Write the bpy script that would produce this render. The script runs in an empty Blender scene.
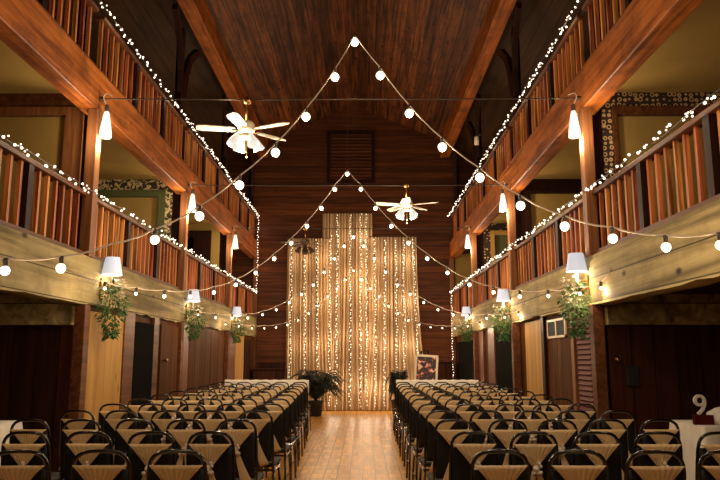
import bpy, math, random
from mathutils import Vector, Matrix
R = random.Random(7)
pi = math.pi
COL = bpy.context.scene.collection
sc = bpy.context.scene

# ------------------------------------------------------------------ mesh builder
class MB:
    def __init__(s): s.v = []; s.f = []; s.mi = []
    def add(s, vs, fs, m=0):
        o = len(s.v); s.v += [tuple(v) for v in vs]
        s.f += [tuple(i + o for i in f) for f in fs]; s.mi += [m] * len(fs)
    def box(s, x0, x1, y0, y1, z0, z1, m=0):
        vs = [(x0,y0,z0),(x1,y0,z0),(x1,y1,z0),(x0,y1,z0),(x0,y0,z1),(x1,y0,z1),(x1,y1,z1),(x0,y1,z1)]
        s.add(vs, [(0,3,2,1),(4,5,6,7),(0,1,5,4),(1,2,6,5),(2,3,7,6),(3,0,4,7)], m)
    def obox(s, c, size, mat, m=0):
        a, b, d = [q / 2 for q in size]
        vs = [Vector(c) + mat @ Vector((i*a, j*b, k*d)) for k in (-1,1) for i, j in ((-1,-1),(1,-1),(1,1),(-1,1))]
        s.add(vs, [(0,3,2,1),(4,5,6,7),(0,1,5,4),(1,2,6,5),(2,3,7,6),(3,0,4,7)], m)
    def beam(s, p, q, w, h, up=(0,0,1), m=0):
        p, q = Vector(p), Vector(q); d = q - p; y = d.normalized(); x = y.cross(Vector(up)).normalized(); z = x.cross(y)
        s.obox((p + q) / 2, (w, d.length, h), Matrix((x, y, z)).transposed(), m)
    def tube(s, pts, r, n=8, closed=False, m=0):
        pts = [Vector(p) for p in pts]; k = len(pts); rings = []
        up = None
        for i, p in enumerate(pts):
            a = pts[i-1] if (i or closed) else pts[0]; b = pts[(i+1) % k] if (i < k-1 or closed) else pts[-1]
            t = (b - a).normalized()
            if up is None:
                up = t.orthogonal().normalized()
            else:
                up = (up - t * up.dot(t)); up = up.normalized() if up.length > 1e-6 else t.orthogonal().normalized()
            w = t.cross(up); rr = r[i] if isinstance(r, (list, tuple)) else r
            rings.append([p + up * math.cos(2*pi*j/n) * rr + w * math.sin(2*pi*j/n) * rr for j in range(n)])
        vs = [v for g in rings for v in g]; fs = []
        for i in range(k if closed else k-1):
            for j in range(n):
                a = i*n + j; b = i*n + (j+1) % n; c = ((i+1) % k)*n + (j+1) % n; d = ((i+1) % k)*n + j
                fs.append((a, b, c, d))
        if not closed: fs += [tuple(range(n))[::-1], tuple((k-1)*n + j for j in range(n))]
        s.add(vs, fs, m)
    def lathe(s, prof, c=(0,0,0), n=16, m=0, cap=True):
        vs = []; fs = []
        for r, z in prof:
            for j in range(n):
                a = 2*pi*j/n; vs.append((c[0]+r*math.cos(a), c[1]+r*math.sin(a), c[2]+z))
        for i in range(len(prof)-1):
            for j in range(n):
                fs.append((i*n+j, i*n+(j+1)%n, (i+1)*n+(j+1)%n, (i+1)*n+j))
        if cap: fs += [tuple(range(n))[::-1], tuple((len(prof)-1)*n+j for j in range(n))]
        s.add(vs, fs, m)
    def ball(s, c, r, n=10, k=6, m=0, sz=1.0):
        prof = [(max(1e-4, r*math.sin(pi*i/k)), -r*sz*math.cos(pi*i/k)) for i in range(k+1)]
        s.lathe(prof, c, n, m, cap=False)
    def leaf(s, p, d, nrm, L, W, m=0):
        p, d, nrm = Vector(p), Vector(d).normalized(), Vector(nrm)
        w = d.cross(nrm); w = w.normalized() if w.length > 1e-5 else d.orthogonal().normalized(); u = w.cross(d)
        vs = [p, p+d*L*.45+w*W/2+u*L*.05, p+d*L, p+d*L*.45-w*W/2+u*L*.05]
        t = u * .0015
        vs2 = [v - t for v in vs]
        s.add(vs+vs2, [(0,1,2,3),(7,6,5,4),(0,4,5,1),(1,5,6,2),(2,6,7,3),(3,7,4,0)], m)
    def build(s, name, mats, parent=None, smooth=False, bevel=0, loc=None):
        me = bpy.data.meshes.new(name); me.from_pydata(s.v, [], s.f)
        if not isinstance(mats, (list, tuple)): mats = [mats]
        for q in mats: me.materials.append(q)
        me.polygons.foreach_set('material_index', s.mi)
        if smooth: me.polygons.foreach_set('use_smooth', [True]*len(s.f))
        me.update(); me.validate()
        o = bpy.data.objects.new(name, me); COL.objects.link(o)
        if parent: o.parent = parent
        if loc: o.location = loc
        if bevel:
            b = o.modifiers.new('bevel', 'BEVEL'); b.width = bevel; b.segments = 2; b.limit_method = 'ANGLE'
        return o
def tag(o, label=None, cat=None, group=None, kind=None):
    if label: o['label'] = label
    if cat: o['category'] = cat
    if group: o['group'] = group
    if kind: o['kind'] = kind
    return o
def thing(name, label, cat, loc=(0,0,0), rz=0, group=None):
    o = bpy.data.objects.new(name, None); COL.objects.link(o); o.location = loc; o.rotation_euler = (0,0,rz)
    o.empty_display_size = .1
    return tag(o, label, cat, group)
def struct(name, mb, mat, **k): return tag(mb.build(name, mat, **k), kind='structure')
def dup(root, loc, rz=0, label=None, group=None, scale=None):
    def cp(o, par):
        c = o.copy(); COL.objects.link(c)
        if par: c.parent = par
        for ch in kids.get(o, []): cp(ch, c)
        return c
    kids = {}
    def walk(o):
        kids[o] = list(o.children)
        for c in kids[o]: walk(c)
    walk(root)
    r = cp(root, None); r.location = loc; r.rotation_euler = (0,0,rz)
    if label: r['label'] = label
    if group: r['group'] = group
    if scale: r.scale = scale
    return r
def lamp(parent, loc, power, color, radius=.03, name='bulb_light'):
    l = bpy.data.lights.get(name + str(power)) or bpy.data.lights.new(name + str(power), 'POINT')
    l.energy = power; l.color = color; l.shadow_soft_size = radius
    o = bpy.data.objects.new(name, l); COL.objects.link(o); o.location = loc
    if parent: o.parent = parent
    return o

# ------------------------------------------------------------------ materials
def newmat(name):
    m = bpy.data.materials.new(name); m.use_nodes = True; nt = m.node_tree
    return m, nt, nt.nodes['Principled BSDF']
def srgb(r, g, b): return tuple(((c/255+.055)/1.055)**2.4 if c > 10 else c/255/12.92 for c in (r, g, b)) + (1,)
class N:
    def __init__(s, nt): s.nt = nt
    def n(s, t, **k):
        q = s.nt.nodes.new(t)
        for a, b in k.items():
            if a.startswith('i_'): q.inputs[a[2:]].default_value = b
            else: setattr(q, a, b)
        return q
    def l(s, a, b): s.nt.links.new(a, b)
    def math(s, op, a, b=None, c=None):
        q = s.nt.nodes.new('ShaderNodeMath'); q.operation = op
        for i, v in enumerate((a, b, c)):
            if v is None: continue
            if isinstance(v, (int, float)): q.inputs[i].default_value = v
            else: s.l(v, q.inputs[i])
        return q.outputs[0]
    def mix(s, f, a, b, mode='MIX'):
        q = s.nt.nodes.new('ShaderNodeMix'); q.data_type = 'RGBA'; q.blend_type = mode
        for i, v in ((0, f), (6, a), (7, b)):
            if isinstance(v, (int, float, tuple)): q.inputs[i].default_value = v
            else: s.l(v, q.inputs[i])
        return q.outputs[2]
def simple(name, col, rough=.6, metal=0, spec=.5, noise=0, nscale=8, bump=0, **k):
    m, nt, b = newmat(name); g = N(nt)
    b.inputs['Roughness'].default_value = rough; b.inputs['Metallic'].default_value = metal
    b.inputs['Specular IOR Level'].default_value = spec
    tc = g.n('ShaderNodeTexCoord'); nz = g.n('ShaderNodeTexNoise', i_Scale=nscale, i_Detail=4.0); g.l(tc.outputs['Object'], nz.inputs['Vector'])
    c2 = tuple(c*(1-noise) for c in col[:3]) + (1,)
    g.l(g.mix(nz.outputs[0], c2, col), b.inputs['Base Color'])
    if bump:
        bp = g.n('ShaderNodeBump', i_Strength=bump, i_Distance=.01); g.l(nz.outputs[0], bp.inputs['Height']); g.l(bp.outputs[0], b.inputs['Normal'])
    return m
def emis(name, col, strength, sample=False):
    m, nt, b = newmat(name)
    b.inputs['Base Color'].default_value = (.8,.8,.75,1); b.inputs['Emission Color'].default_value = col; b.inputs['Emission Strength'].default_value = strength
    m.cycles.emission_sampling = 'AUTO' if sample else 'NONE'
    return m
def wood(name, dark, light, plank=None, width=.15, grain=1, rough=.55, seam=.25, tone=.5, knots=.5, spec=.4, bump=.25, cross=None, offset=0, rnd=0, gscale=1.0, scrape=0):
    """plank = axis across the boards, grain = axis along them (object coordinates)"""
    m, nt, b = newmat(name); g = N(nt)
    tc = g.n('ShaderNodeTexCoord'); sp = g.n('ShaderNodeSeparateXYZ'); g.l(tc.outputs['Object'], sp.inputs[0])
    ax = lambda i: sp.outputs[i]
    seamv = None; idx = None
    if plank is not None:
        u = g.math('DIVIDE', g.math('ADD', ax(plank), offset + 50), width)
        fl = g.math('FLOOR', u); fr = g.math('FRACT', u)
        e = g.math('MINIMUM', fr, g.math('SUBTRACT', 1, fr))
        seamv = g.math('LESS_THAN', e, .006 / width)
        idx = fl
        if cross:
            v = g.math('DIVIDE', g.math('ADD', ax(grain), 50), cross[0])
            v = g.math('ADD', v, g.math('MULTIPLY', fl, cross[1]))
            f2 = g.math('FLOOR', v); r2 = g.math('FRACT', v); e2 = g.math('MINIMUM', r2, g.math('SUBTRACT', 1, r2))
            seamv = g.math('MAXIMUM', seamv, g.math('LESS_THAN', e2, .006 / cross[0]))
            idx = g.math('ADD', fl, g.math('MULTIPLY', f2, 37.3))
    sc_ = [14*gscale]*3; sc_[grain] = .7*gscale
    mp = g.n('ShaderNodeMapping'); mp.inputs['Scale'].default_value = sc_
    if idx is not None:
        cb = g.n('ShaderNodeCombineXYZ'); g.l(g.math('MULTIPLY', idx, 3.17), cb.inputs[grain])
        g.l(cb.outputs[0], mp.inputs['Location'])
    g.l(tc.outputs['Object'], mp.inputs['Vector'])
    vec = mp.outputs[0]
    if rnd:
        oi = g.n('ShaderNodeObjectInfo'); va = g.n('ShaderNodeVectorMath', operation='ADD'); g.l(vec, va.inputs[0])
        cm = g.n('ShaderNodeCombineXYZ')
        for q in range(3): g.l(g.math('MULTIPLY', oi.outputs['Random'], 40.0), cm.inputs[q])
        g.l(cm.outputs[0], va.inputs[1]); vec = va.outputs[0]
    nz = g.n('ShaderNodeTexNoise', i_Scale=1.0, i_Detail=6.0, i_Roughness=.65, i_Distortion=.6); g.l(vec, nz.inputs['Vector'])
    cr = g.n('ShaderNodeValToRGB'); cr.color_ramp.elements[0].position = .36; cr.color_ramp.elements[1].position = .64
    cr.color_ramp.elements[0].color = dark; cr.color_ramp.elements[1].color = light
    g.l(nz.outputs[0], cr.inputs[0]); col = cr.outputs[0]
    if idx is not None:
        wn = g.n('ShaderNodeTexWhiteNoise', noise_dimensions='1D'); g.l(idx, wn.inputs['W'])
        f = g.math('MULTIPLY_ADD', wn.outputs[0], tone, 1 - tone)
        hv = g.n('ShaderNodeHueSaturation'); g.l(f, hv.inputs['Value']); g.l(col, hv.inputs['Color']); col = hv.outputs[0]
    if rnd:
        hv = g.n('ShaderNodeHueSaturation'); g.l(g.math('MULTIPLY_ADD', oi.outputs['Random'], rnd, 1 - rnd/2), hv.inputs['Value'])
        g.l(g.math('MULTIPLY_ADD', oi.outputs['Random'], .03, .485), hv.inputs['Hue']); g.l(col, hv.inputs['Color']); col = hv.outputs[0]
    if knots:
        ks = [3.2]*3; ks[grain] = 1.6
        mk = g.n('ShaderNodeMapping'); mk.inputs['Scale'].default_value = ks; g.l(tc.outputs['Object'], mk.inputs['Vector'])
        vo = g.n('ShaderNodeTexVoronoi', i_Scale=1.0); g.l(mk.outputs[0], vo.inputs['Vector'])
        k2 = g.n('ShaderNodeMapRange'); k2.inputs['From Min'].default_value = .04; k2.inputs['From Max'].default_value = .13
        g.l(vo.outputs['Distance'], k2.inputs['Value']); kk = g.math('MULTIPLY', g.math('SUBTRACT', 1, k2.outputs[0]), knots)
        col = g.mix(kk, col, tuple(c*.15 for c in dark[:3]) + (1,))
    if scrape:
        n3 = g.n('ShaderNodeTexNoise', i_Scale=2.2, i_Detail=5.0, i_Roughness=.7); g.l(tc.outputs['Object'], n3.inputs['Vector'])
        r3 = g.n('ShaderNodeMapRange'); r3.inputs['From Min'].default_value = .45; r3.inputs['From Max'].default_value = .7; g.l(n3.outputs[0], r3.inputs['Value'])
        col = g.mix(g.math('MULTIPLY', r3.outputs[0], scrape), col, tuple(c*.3 for c in dark[:3]) + (1,))
    if seamv is not None:
        col = g.mix(g.math('MULTIPLY', seamv, seam + .6 if seam < .4 else .95), col, tuple(c*.12 for c in dark[:3]) + (1,))
    g.l(col, b.inputs['Base Color']); b.inputs['Roughness'].default_value = rough; b.inputs['Specular IOR Level'].default_value = spec
    h = nz.outputs[0]
    if seamv is not None: h = g.math('SUBTRACT', g.math('MULTIPLY', h, .4), seamv)
    bp = g.n('ShaderNodeBump', i_Strength=bump, i_Distance=.01); g.l(h, bp.inputs['Height']); g.l(bp.outputs[0], b.inputs['Normal'])
    return m
M = {}
M['floor'] = wood('honey_floor', srgb(170,112,36), srgb(230,170,74), plank=0, width=.165, grain=1, rough=.32, tone=.3, knots=.2, cross=(.34, 0), spec=.45, bump=.08, seam=.2)
M['ceil'] = wood('ceiling_boards', srgb(48,24,11), srgb(140,80,36), plank=0, width=.21, grain=1, rough=.55, tone=.65, gscale=1.0, knots=1.0, offset=.1, scrape=.5, spec=.2, seam=.5)
M['roof_dark'] = wood('outer_roof_boards', srgb(56,34,17), srgb(80,53,28), plank=0, width=.22, grain=1, tone=.4, spec=0.12)
M['back'] = wood('back_wall_boards', srgb(71,35,14), srgb(113,62,26), plank=2, width=.19, grain=0, tone=.45, knots=.3, spec=0.18)
M['beam'] = wood('orange_beam', srgb(112,54,16), srgb(190,108,42), grain=1, rough=.5, knots=.9, gscale=.9, scrape=.65, spec=.25)
M['post'] = wood('post_wood', srgb(95,55,27), srgb(141,91,52), grain=2, rough=.55, knots=.3, spec=0.25)
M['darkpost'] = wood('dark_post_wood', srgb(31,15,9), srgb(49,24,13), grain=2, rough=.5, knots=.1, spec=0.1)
M['fascia'] = wood('weathered_fascia', srgb(118,102,64), srgb(200,180,126), plank=2, width=.27, grain=1, rough=.75, tone=.2, knots=1.0, offset=.01, gscale=.45, scrape=.45, bump=.6, spec=0.2)
M['baluster'] = wood('red_baluster', srgb(100,44,18), srgb(218,132,70), grain=2, rough=.5, knots=.2, rnd=.5, spec=.25)
M['rail'] = wood('rail_wood', srgb(71,37,18), srgb(110,66,35), grain=1, rough=.5, knots=.2, spec=0.2)
M['panel'] = wood('brown_panel', srgb(66,34,12), srgb(112,66,26), plank=1, width=.18, grain=2, tone=.45, knots=.3, spec=.08, rough=.7)
M['panel_x'] = wood('dark_cross_panel', srgb(52,24,12), srgb(83,43,22), plank=0, width=.26, grain=2, tone=.5, knots=.3, spec=0.12)
M['gold'] = wood('gold_board', srgb(161,115,53), srgb(195,152,81), grain=2, knots=.5, gscale=.5, rough=.6, spec=0.2)
M['red'] = simple('red_paint', srgb(84,18,16), .6, noise=.3, spec=.15)
M['pinkwood'] = wood('reddish_post', srgb(84,39,26), srgb(119,67,45), grain=2, rough=.4, knots=.1, spec=0.25)
M['plaster'] = simple('plaster', srgb(176,144,80), .9, noise=.35, nscale=2.2, bump=.3, spec=.15)
M['black'] = simple('black_fabric', srgb(16,15,17), .75, noise=.3, nscale=30)
M['blackmetal'] = simple('black_metal', srgb(14,14,16), .14, metal=.0, spec=.9)
M['void'] = simple('painted_dark_opening', srgb(7,5,4), .95, spec=.05)  # near-black colour paints the shade inside openings onto flat slabs
M['cream'] = simple('cream_satin', srgb(226,192,142), .4, noise=.15, nscale=12, spec=.5)
M['white'] = simple('white_cloth', srgb(238,230,216), .85, noise=.08, nscale=6)
M['flower'] = simple('cream_flower', srgb(232,214,190), .8, noise=.25, nscale=60)
M['fanwhite'] = simple('fan_white', srgb(226,210,182), .4, noise=.05)
M['blade'] = simple('fan_blade', srgb(226,212,190), .5, noise=.1)
M['iron'] = simple('iron', srgb(70,58,48), .45, metal=.8)
M['brass'] = simple('brass', srgb(170,130,70), .3, metal=1.0)
M['cable'] = simple('cable_white', srgb(196,178,156), .6)
M['wire'] = simple('wire_dark', srgb(60,50,40), .5)
M['leaf'] = simple('leaf_green', srgb(66,112,48), .6, noise=.5, nscale=20)
M['fern'] = simple('fern_dark', srgb(34,46,26), .6, noise=.4, nscale=20)
M['stem'] = simple('stem_green', srgb(70,74,38), .7)
M['pot'] = simple('pot_dark', srgb(36,32,30), .6)
M['soil'] = simple('soil', srgb(30,22,16), .95)
WARM = (1.0, .71, .42); NEUT = (1.0, .78, .52)
M['bulb'] = emis('bulb_glow', (1, .82, .60, 1), 2.0)
M['fairy'] = emis('fairy_glow', (1, .78, .60, 1), 2.4)
M['fairy_curtain'] = emis('curtain_fairy_glow', (1, .80, .54, 1), 1.0)
M['pendant'] = emis('pendant_glow', (1, .88, .74, 1), .8)
M['shade'] = emis('shade_glow', (.74, .82, 1, 1), .36)
M['shade'].node_tree.nodes['Principled BSDF'].inputs['Base Color'].default_value = (.42,.47,.58,1)
M['fanlamp'] = emis('fan_lamp_glow', (1, .97, .9, 1), .42)
M['fanlamp'].node_tree.nodes['Principled BSDF'].inputs['Base Color'].default_value = (.35,.34,.32,1)
def sheer():
    m, nt, b = newmat('sheer_curtain'); g = N(nt)
    b.inputs['Base Color'].default_value = srgb(232,204,160); b.inputs['Roughness'].default_value = .8
    tr = g.n('ShaderNodeBsdfTranslucent'); tr.inputs['Color'].default_value = srgb(226,180,120)
    tp = g.n('ShaderNodeBsdfTransparent')
    mx = g.n('ShaderNodeMixShader'); mx.inputs[0].default_value = .35; g.l(b.outputs[0], mx.inputs[1]); g.l(tr.outputs[0], mx.inputs[2])
    tc = g.n('ShaderNodeTexCoord'); mp = g.n('ShaderNodeMapping'); mp.inputs['Scale'].default_value = (14, 14, .12); g.l(tc.outputs['Object'], mp.inputs['Vector'])
    nz = g.n('ShaderNodeTexNoise', i_Scale=1.0, i_Detail=3.0); g.l(mp.outputs[0], nz.inputs['Vector'])
    mr = g.n('ShaderNodeMapRange'); mr.inputs['From Min'].default_value = .42; mr.inputs['From Max'].default_value = .66; mr.inputs['To Min'].default_value = .06; mr.inputs['To Max'].default_value = .75
    g.l(nz.outputs[0], mr.inputs['Value'])
    m2 = g.n('ShaderNodeMixShader'); g.l(mr.outputs[0], m2.inputs[0]); g.l(mx.outputs[0], m2.inputs[1]); g.l(tp.outputs[0], m2.inputs[2])
    g.l(m2.outputs[0], nt.nodes['Material Output'].inputs['Surface'])
    return m
M['sheer'] = sheer()
def wallpaper(name, rings, back, fore, scale):
    m, nt, b = newmat(name); g = N(nt); tc = g.n('ShaderNodeTexCoord')
    if rings:
        vo = g.n('ShaderNodeTexVoronoi', i_Scale=scale); vo.inputs['Randomness'].default_value = .35; g.l(tc.outputs['Object'], vo.inputs['Vector'])
        d = g.math('ABSOLUTE', g.math('SUBTRACT', vo.outputs['Distance'], .36)); f = g.math('LESS_THAN', d, .09)
        f = g.math('MAXIMUM', f, g.math('LESS_THAN', vo.outputs['Distance'], .1))
    else:
        nz = g.n('ShaderNodeTexNoise', i_Scale=scale, i_Detail=2.0, i_Distortion=1.5); g.l(tc.outputs['Object'], nz.inputs['Vector'])
        f = g.math('GREATER_THAN', nz.outputs[0], .52)
    g.l(g.mix(f, back, fore), b.inputs['Base Color']); b.inputs['Roughness'].default_value = .8
    return m
M['paper_ring'] = wallpaper('ring_wallpaper', True, srgb(50,30,20), srgb(196,164,112), 15)
M['paper_floral'] = wallpaper('floral_wallpaper', False, srgb(52,44,30), srgb(206,184,134), 12)

# ------------------------------------------------------------------ dimensions
XL, XR = -3.10, 2.56
YB = 20.5; YF = -3.0
PY = [-.4, 3.7, 7.85, 12.05, 16.25, 20.36]       # post lines
ZB, ZT, ZR = 2.08, 2.62, 3.36                   # lower fascia bottom / top / rail
UB, UT, UR = 4.36, 4.84, 5.60                   # upper beam bottom / top / rail
XM = (XL + XR) / 2
OL, ORr = XL - 3.1, XR + 3.1                    # outer walls
DEEP = {-1: XL - .16, 1: XR + .2}               # recessed panel walls under galleries

# ------------------------------------------------------------------ shell
b = MB(); b.box(OL, ORr, YF, YB + .1, -.1, 0); struct('floor', b, M['floor'])
b = MB()
e0, e1, zr, ze = XL + .1, XR - .1, 9.1, 7.95
b.add([(e0,YF,ze),(XM,YF,zr),(XM,YB+.1,zr),(e0,YB+.1,ze),(e0,YF,ze+.15),(XM,YF,zr+.15),(XM,YB+.1,zr+.15),(e0,YB+.1,ze+.15)],
      [(0,1,2,3),(7,6,5,4),(0,4,5,1),(2,6,7,3),(0,3,7,4)])
b.add([(XM,YF,zr),(e1,YF,ze),(e1,YB+.1,ze),(XM,YB+.1,zr),(XM,YF,zr+.15),(e1,YF,ze+.15),(e1,YB+.1,ze+.15),(XM,YB+.1,zr+.15)],
      [(0,1,2,3),(7,6,5,4),(0,4,5,1),(2,6,7,3),(1,5,6,2)])
struct('ceiling', b, M['ceil'])
for sx, ee, oo in ((-1, e0, OL), (1, e1, ORr)):
    b = MB()
    vs = [(ee,YF,ze),(oo,YF,6.1),(oo,YB+.1,6.1),(ee,YB+.1,ze)]
    b.add(vs + [(x,y,z+.15) for x,y,z in vs], [(0,1,2,3),(7,6,5,4),(0,4,5,1),(1,5,6,2),(2,6,7,3),(3,7,4,0)])
    struct('ceiling_left' if sx < 0 else 'ceiling_right', b, M['roof_dark'])
b = MB(); b.box(OL, ORr, YB, YB + .15, 0, 9.4); struct('wall_back', b, M['back'])
b = MB(); b.box(OL, ORr, YF - .15, YF, 0, 9.4); struct('wall_front', b, M['back'])
b = MB(); b.box(OL - .15, OL, YF, YB, 0, 6.3); struct('wall_left', b, M['plaster'])
b = MB(); b.box(ORr, ORr + .15, YF, YB, 0, 6.3); struct('wall_right', b, M['plaster'])
tn = [0]
def trim(mb, mat, **k):
    tn[0] += 1
    return struct('trim_%d' % tn[0], mb, mat, **k)
# gallery slabs
for sx, X, oo in ((-1, XL, OL), (1, XR, ORr)):
    a, c = sorted((X + sx*.2, oo)); nm = 'left' if sx < 0 else 'right'
    b = MB(); b.box(a, c, YF, YB, ZB + .12, ZT - .06); struct('floor_lower_gallery_' + nm, b, M['darkpost'])
    b = MB(); b.box(a, c, YF, YB, 4.64, 4.80, 0); struct('ceiling_gallery_' + nm, b, M['plaster'])
    b = MB(); b.box(a, c, YF, YB, 4.80, 4.83, 0); struct('floor_upper_gallery_' + nm, b, M['rail'])

# ------------------------------------------------------------------ big beams
side = {-1: 'left', 1: 'right'}
for sx, X in ((-1, XL), (1, XR)):
    a, c = sorted((X, X + sx*.22))
    b = MB()
    # lower fascia: rough bottom edge
    ny = 90; y0 = YF; dy = (YB - YF) / ny; vs = []; fs = []
    for i in range(ny + 1):
        y = y0 + dy*i; zz = ZB + R.uniform(-.012, .018)
        vs += [(a,y,zz),(c,y,zz),(c,y,ZT),(a,y,ZT)]
        if i: 
            o = 4*i
            for q in range(4): fs.append((o-4+q, o-4+(q+1)%4, o+(q+1)%4, o+q))
    fs += [(0,3,2,1), (4*ny, 4*ny+1, 4*ny+2, 4*ny+3)]
    b.add(vs, fs); o = b.build('fascia_beam', M['fascia'])
    tag(o, f'pale weathered plank fascia beam along the {side[sx]} lower gallery', 'beam')
    b = MB(); b.box(a, c, YF, YB, UB, UT); o = b.build('gallery_beam', M['beam'], bevel=.012)
    tag(o, f'long orange-brown timber beam carrying the {side[sx]} upper gallery', 'beam')
    b = MB(); a2, c2 = sorted((X + sx*.05, X - sx*.22)); b.box(a2, c2, YF, YB, 7.45, 7.95); o = b.build('roof_beam', M['beam'], bevel=.015)
    tag(o, f'broad timber roof beam above the {side[sx]} upper gallery', 'beam')

# ------------------------------------------------------------------ posts with braces
ordn = ['', 'nearest', 'second', 'third', 'farthest']
for sx, X in ((-1, XL), (1, XR)):
    for i, y in enumerate(PY):
        if i in (0, 1, 5): 
            if i == 0: continue
        lab = {1: 'timber post nearest the camera', 2: 'timber post beside the first sconce', 3: 'timber post beside the second sconce', 4: 'timber post beside the farthest sconce', 5: 'timber post in the corner by the back wall'}[i]
        t = thing('timber_post', f'tall {side[sx]}-hand {lab}', 'post', (X + sx*.1, y, 0), 0, 'timber gallery posts')
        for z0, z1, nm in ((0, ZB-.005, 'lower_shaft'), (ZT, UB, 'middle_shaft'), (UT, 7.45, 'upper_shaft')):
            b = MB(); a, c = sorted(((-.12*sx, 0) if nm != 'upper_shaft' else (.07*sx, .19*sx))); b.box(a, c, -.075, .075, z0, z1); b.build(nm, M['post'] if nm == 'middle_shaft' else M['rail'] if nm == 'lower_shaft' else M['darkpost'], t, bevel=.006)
        for d in ((1, -1) if i < 5 else (-1,)):
            b = MB(); pts = [(sx*.1, d*.1, 6.2), (sx*.08, d*.16, 6.6), (sx*.05, d*.34, 7.0), (sx*.02, d*.7, 7.3), (0, d*.95, 7.4)]
            for q in range(4): b.beam(pts[q], pts[q+1], .09, .14)
            b.build('brace', M['darkpost'], t)

# ------------------------------------------------------------------ balustrades
bal = MB(); bal.box(-.038, .038, -.024, .024, 0, 1); bal_me = None
sub = None
def balustrade(sx, X, ya, yb, z0, z1, lvl, bayname):
    t = thing('balustrade', f'{side[sx]} {lvl} gallery balustrade of red-brown boards, {bayname}', 'balustrade', (X + sx*.1, ya, z0), 0, 'gallery balustrades')
    L = yb - ya; h = z1 - z0
    b = MB(); b.box(-.06, .06, 0, L, h - .05, h); b.build('top_rail', M['rail'], t, bevel=.006)
    b = MB(); b.box(-.06, .06, 0, L, .0, .055); b.build('bottom_rail', M['rail'], t)
    nsec = 3; sl = L / nsec; k = 7
    mesh = None
    for s in range(nsec):
        for j in range(k):
            y = sl*s + sl*(j + .5)/k
            if (s or True) and j == k-1 and s < nsec-1: pass
            if mesh is None:
                mb = MB(); mb.box(-.02, .02, -.02, .02, .055, h - .05); o = mb.build('baluster', M['baluster'], t); mesh = o.data
            else:
                o = bpy.data.objects.new('baluster', mesh); COL.objects.link(o); o.parent = t
            o.location = (0, y - .03 + R.uniform(-.008,.008), 0)
        if s:
            mb = MB(); mb.box(-.055, .055, -.05, .05, .0, h + .0); o = mb.build('dark_gap_strip', M['darkpost'], t); o.location = (0, sl*s, 0)  # dark piece painting the shaded gap between paired posts
bays = {1: 'nearest bay', 2: 'second bay', 3: 'third bay', 4: 'bay beside the back wall'}
for sx, X in ((-1, XL), (1, XR)):
    for i in (1, 2, 3, 4):
        balustrade(sx, X, PY[i] + .09, PY[i+1] - .09, ZT, ZR, 'lower', bays[i])
        balustrade(sx, X, PY[i] + .09, PY[i+1] - .09, UT, UR, 'upper', bays[i])

# ------------------------------------------------------------------ fairy lights
fb = MB(); fb.ball((0,0,0), 1, 6, 4); 
def mesh_of(mb, name, mat):
    me = bpy.data.meshes.new(name); me.from_pydata(mb.v, [], mb.f); me.materials.append(mat)
    me.polygons.foreach_set('use_smooth', [True]*len(mb.f)); return me
def scaled_ball(r, n=6, k=4, sz=1.0):
    mb = MB(); mb.ball((0,0,0), r, n, k, sz=sz); return mb
fairy_me = mesh_of(scaled_ball(.014), 'fairy_bulb', M['fairy'])
fairyc_me = mesh_of(scaled_ball(.017), 'curtain_bulb', M['fairy_curtain'])
def fairy(name, label, pts, n, jit, me, group, mat, wire=True, extra=0, er=.009, far_bias=0):
    base = pts[0]; t = thing(name, label, 'string lights', base, 0, group)
    P = [Vector(p) - Vector(base) for p in pts]
    seg = [(P[i+1]-P[i]).length for i in range(len(P)-1)]; T = sum(seg)
    def at(u):
        d = u*T
        for i, s in enumerate(seg):
            if d <= s or i == len(seg)-1: return P[i] + (P[i+1]-P[i]) * (d/s if s else 0)
            d -= s
    if wire:
        mb = MB(); m_ = 60
        mb.tube([at(i/m_) + Vector((R.uniform(-1,1)*jit*.6, R.uniform(-1,1)*jit*.6, R.uniform(-1,1)*jit*.6)) for i in range(m_+1)], .005, 4); mb.build('wire', M['wire'], t)
    for i in range(n):
        u = (i + .5)/n
        o = bpy.data.objects.new('bulb', me); COL.objects.link(o); o.parent = t
        o.location = at(u) + Vector((R.uniform(-jit,jit), R.uniform(-jit,jit), R.uniform(-jit,jit)))
    if extra:
        mb = MB()
        for i in range(extra):
            u = R.random()
            mb.ball(at(u) + Vector((R.uniform(-jit,jit), R.uniform(-jit,jit), R.uniform(-jit,jit))), er, 5, 3)
        tag(mb.build('bulb_cluster', mat, t), kind='stuff')
    return t
for sx, X in ((-1, XL), (1, XR)):
    for z, lvl, ys in ((ZR, 'lower', PY[1]), (UR, 'upper', 7.0)):
        x = X - sx*.035
        t = fairy('fairy_light_string', f'white fairy lights strung along the {side[sx]} {lvl} balustrade rail', [(x, ys, z-.005), (x, YB - .15, z-.005)], 96, .028, fairy_me, 'fairy lights on the rails', M['fairy'], extra=110)
        for i in range(5):
            y = ys + (YB-ys)*(i+.5)/5
            lamp(t, Vector((x - sx*.12, y, z + .08)) - t.location, 1.6, WARM, .03, 'string_light')
# corner drops
fairy('fairy_light_drop', 'fairy lights hanging down the back left corner between the two rails', [(XL+.02, YB-.25, UR), (XL+.02, YB-.25, ZR)], 30, .02, fairy_me, 'corner fairy lights', M['fairy'])
fairy('fairy_light_drop', 'fairy lights hanging down the back right corner below the lower rail', [(XR-.0, YB-.25, ZR), (XR-.0, YB-.25, .75)], 36, .015, fairy_me, 'corner fairy lights', M['fairy'])
for p in ((XL+.15, YB-.35, 5.2), (XL+.15, YB-.35, 4.0), (XR-.15, YB-.4, 2.7), (XR-.15, YB-.4, 1.4)): lamp(None, p, 1.6, (1,.5,.3), .03, 'string_light_r')

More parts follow.
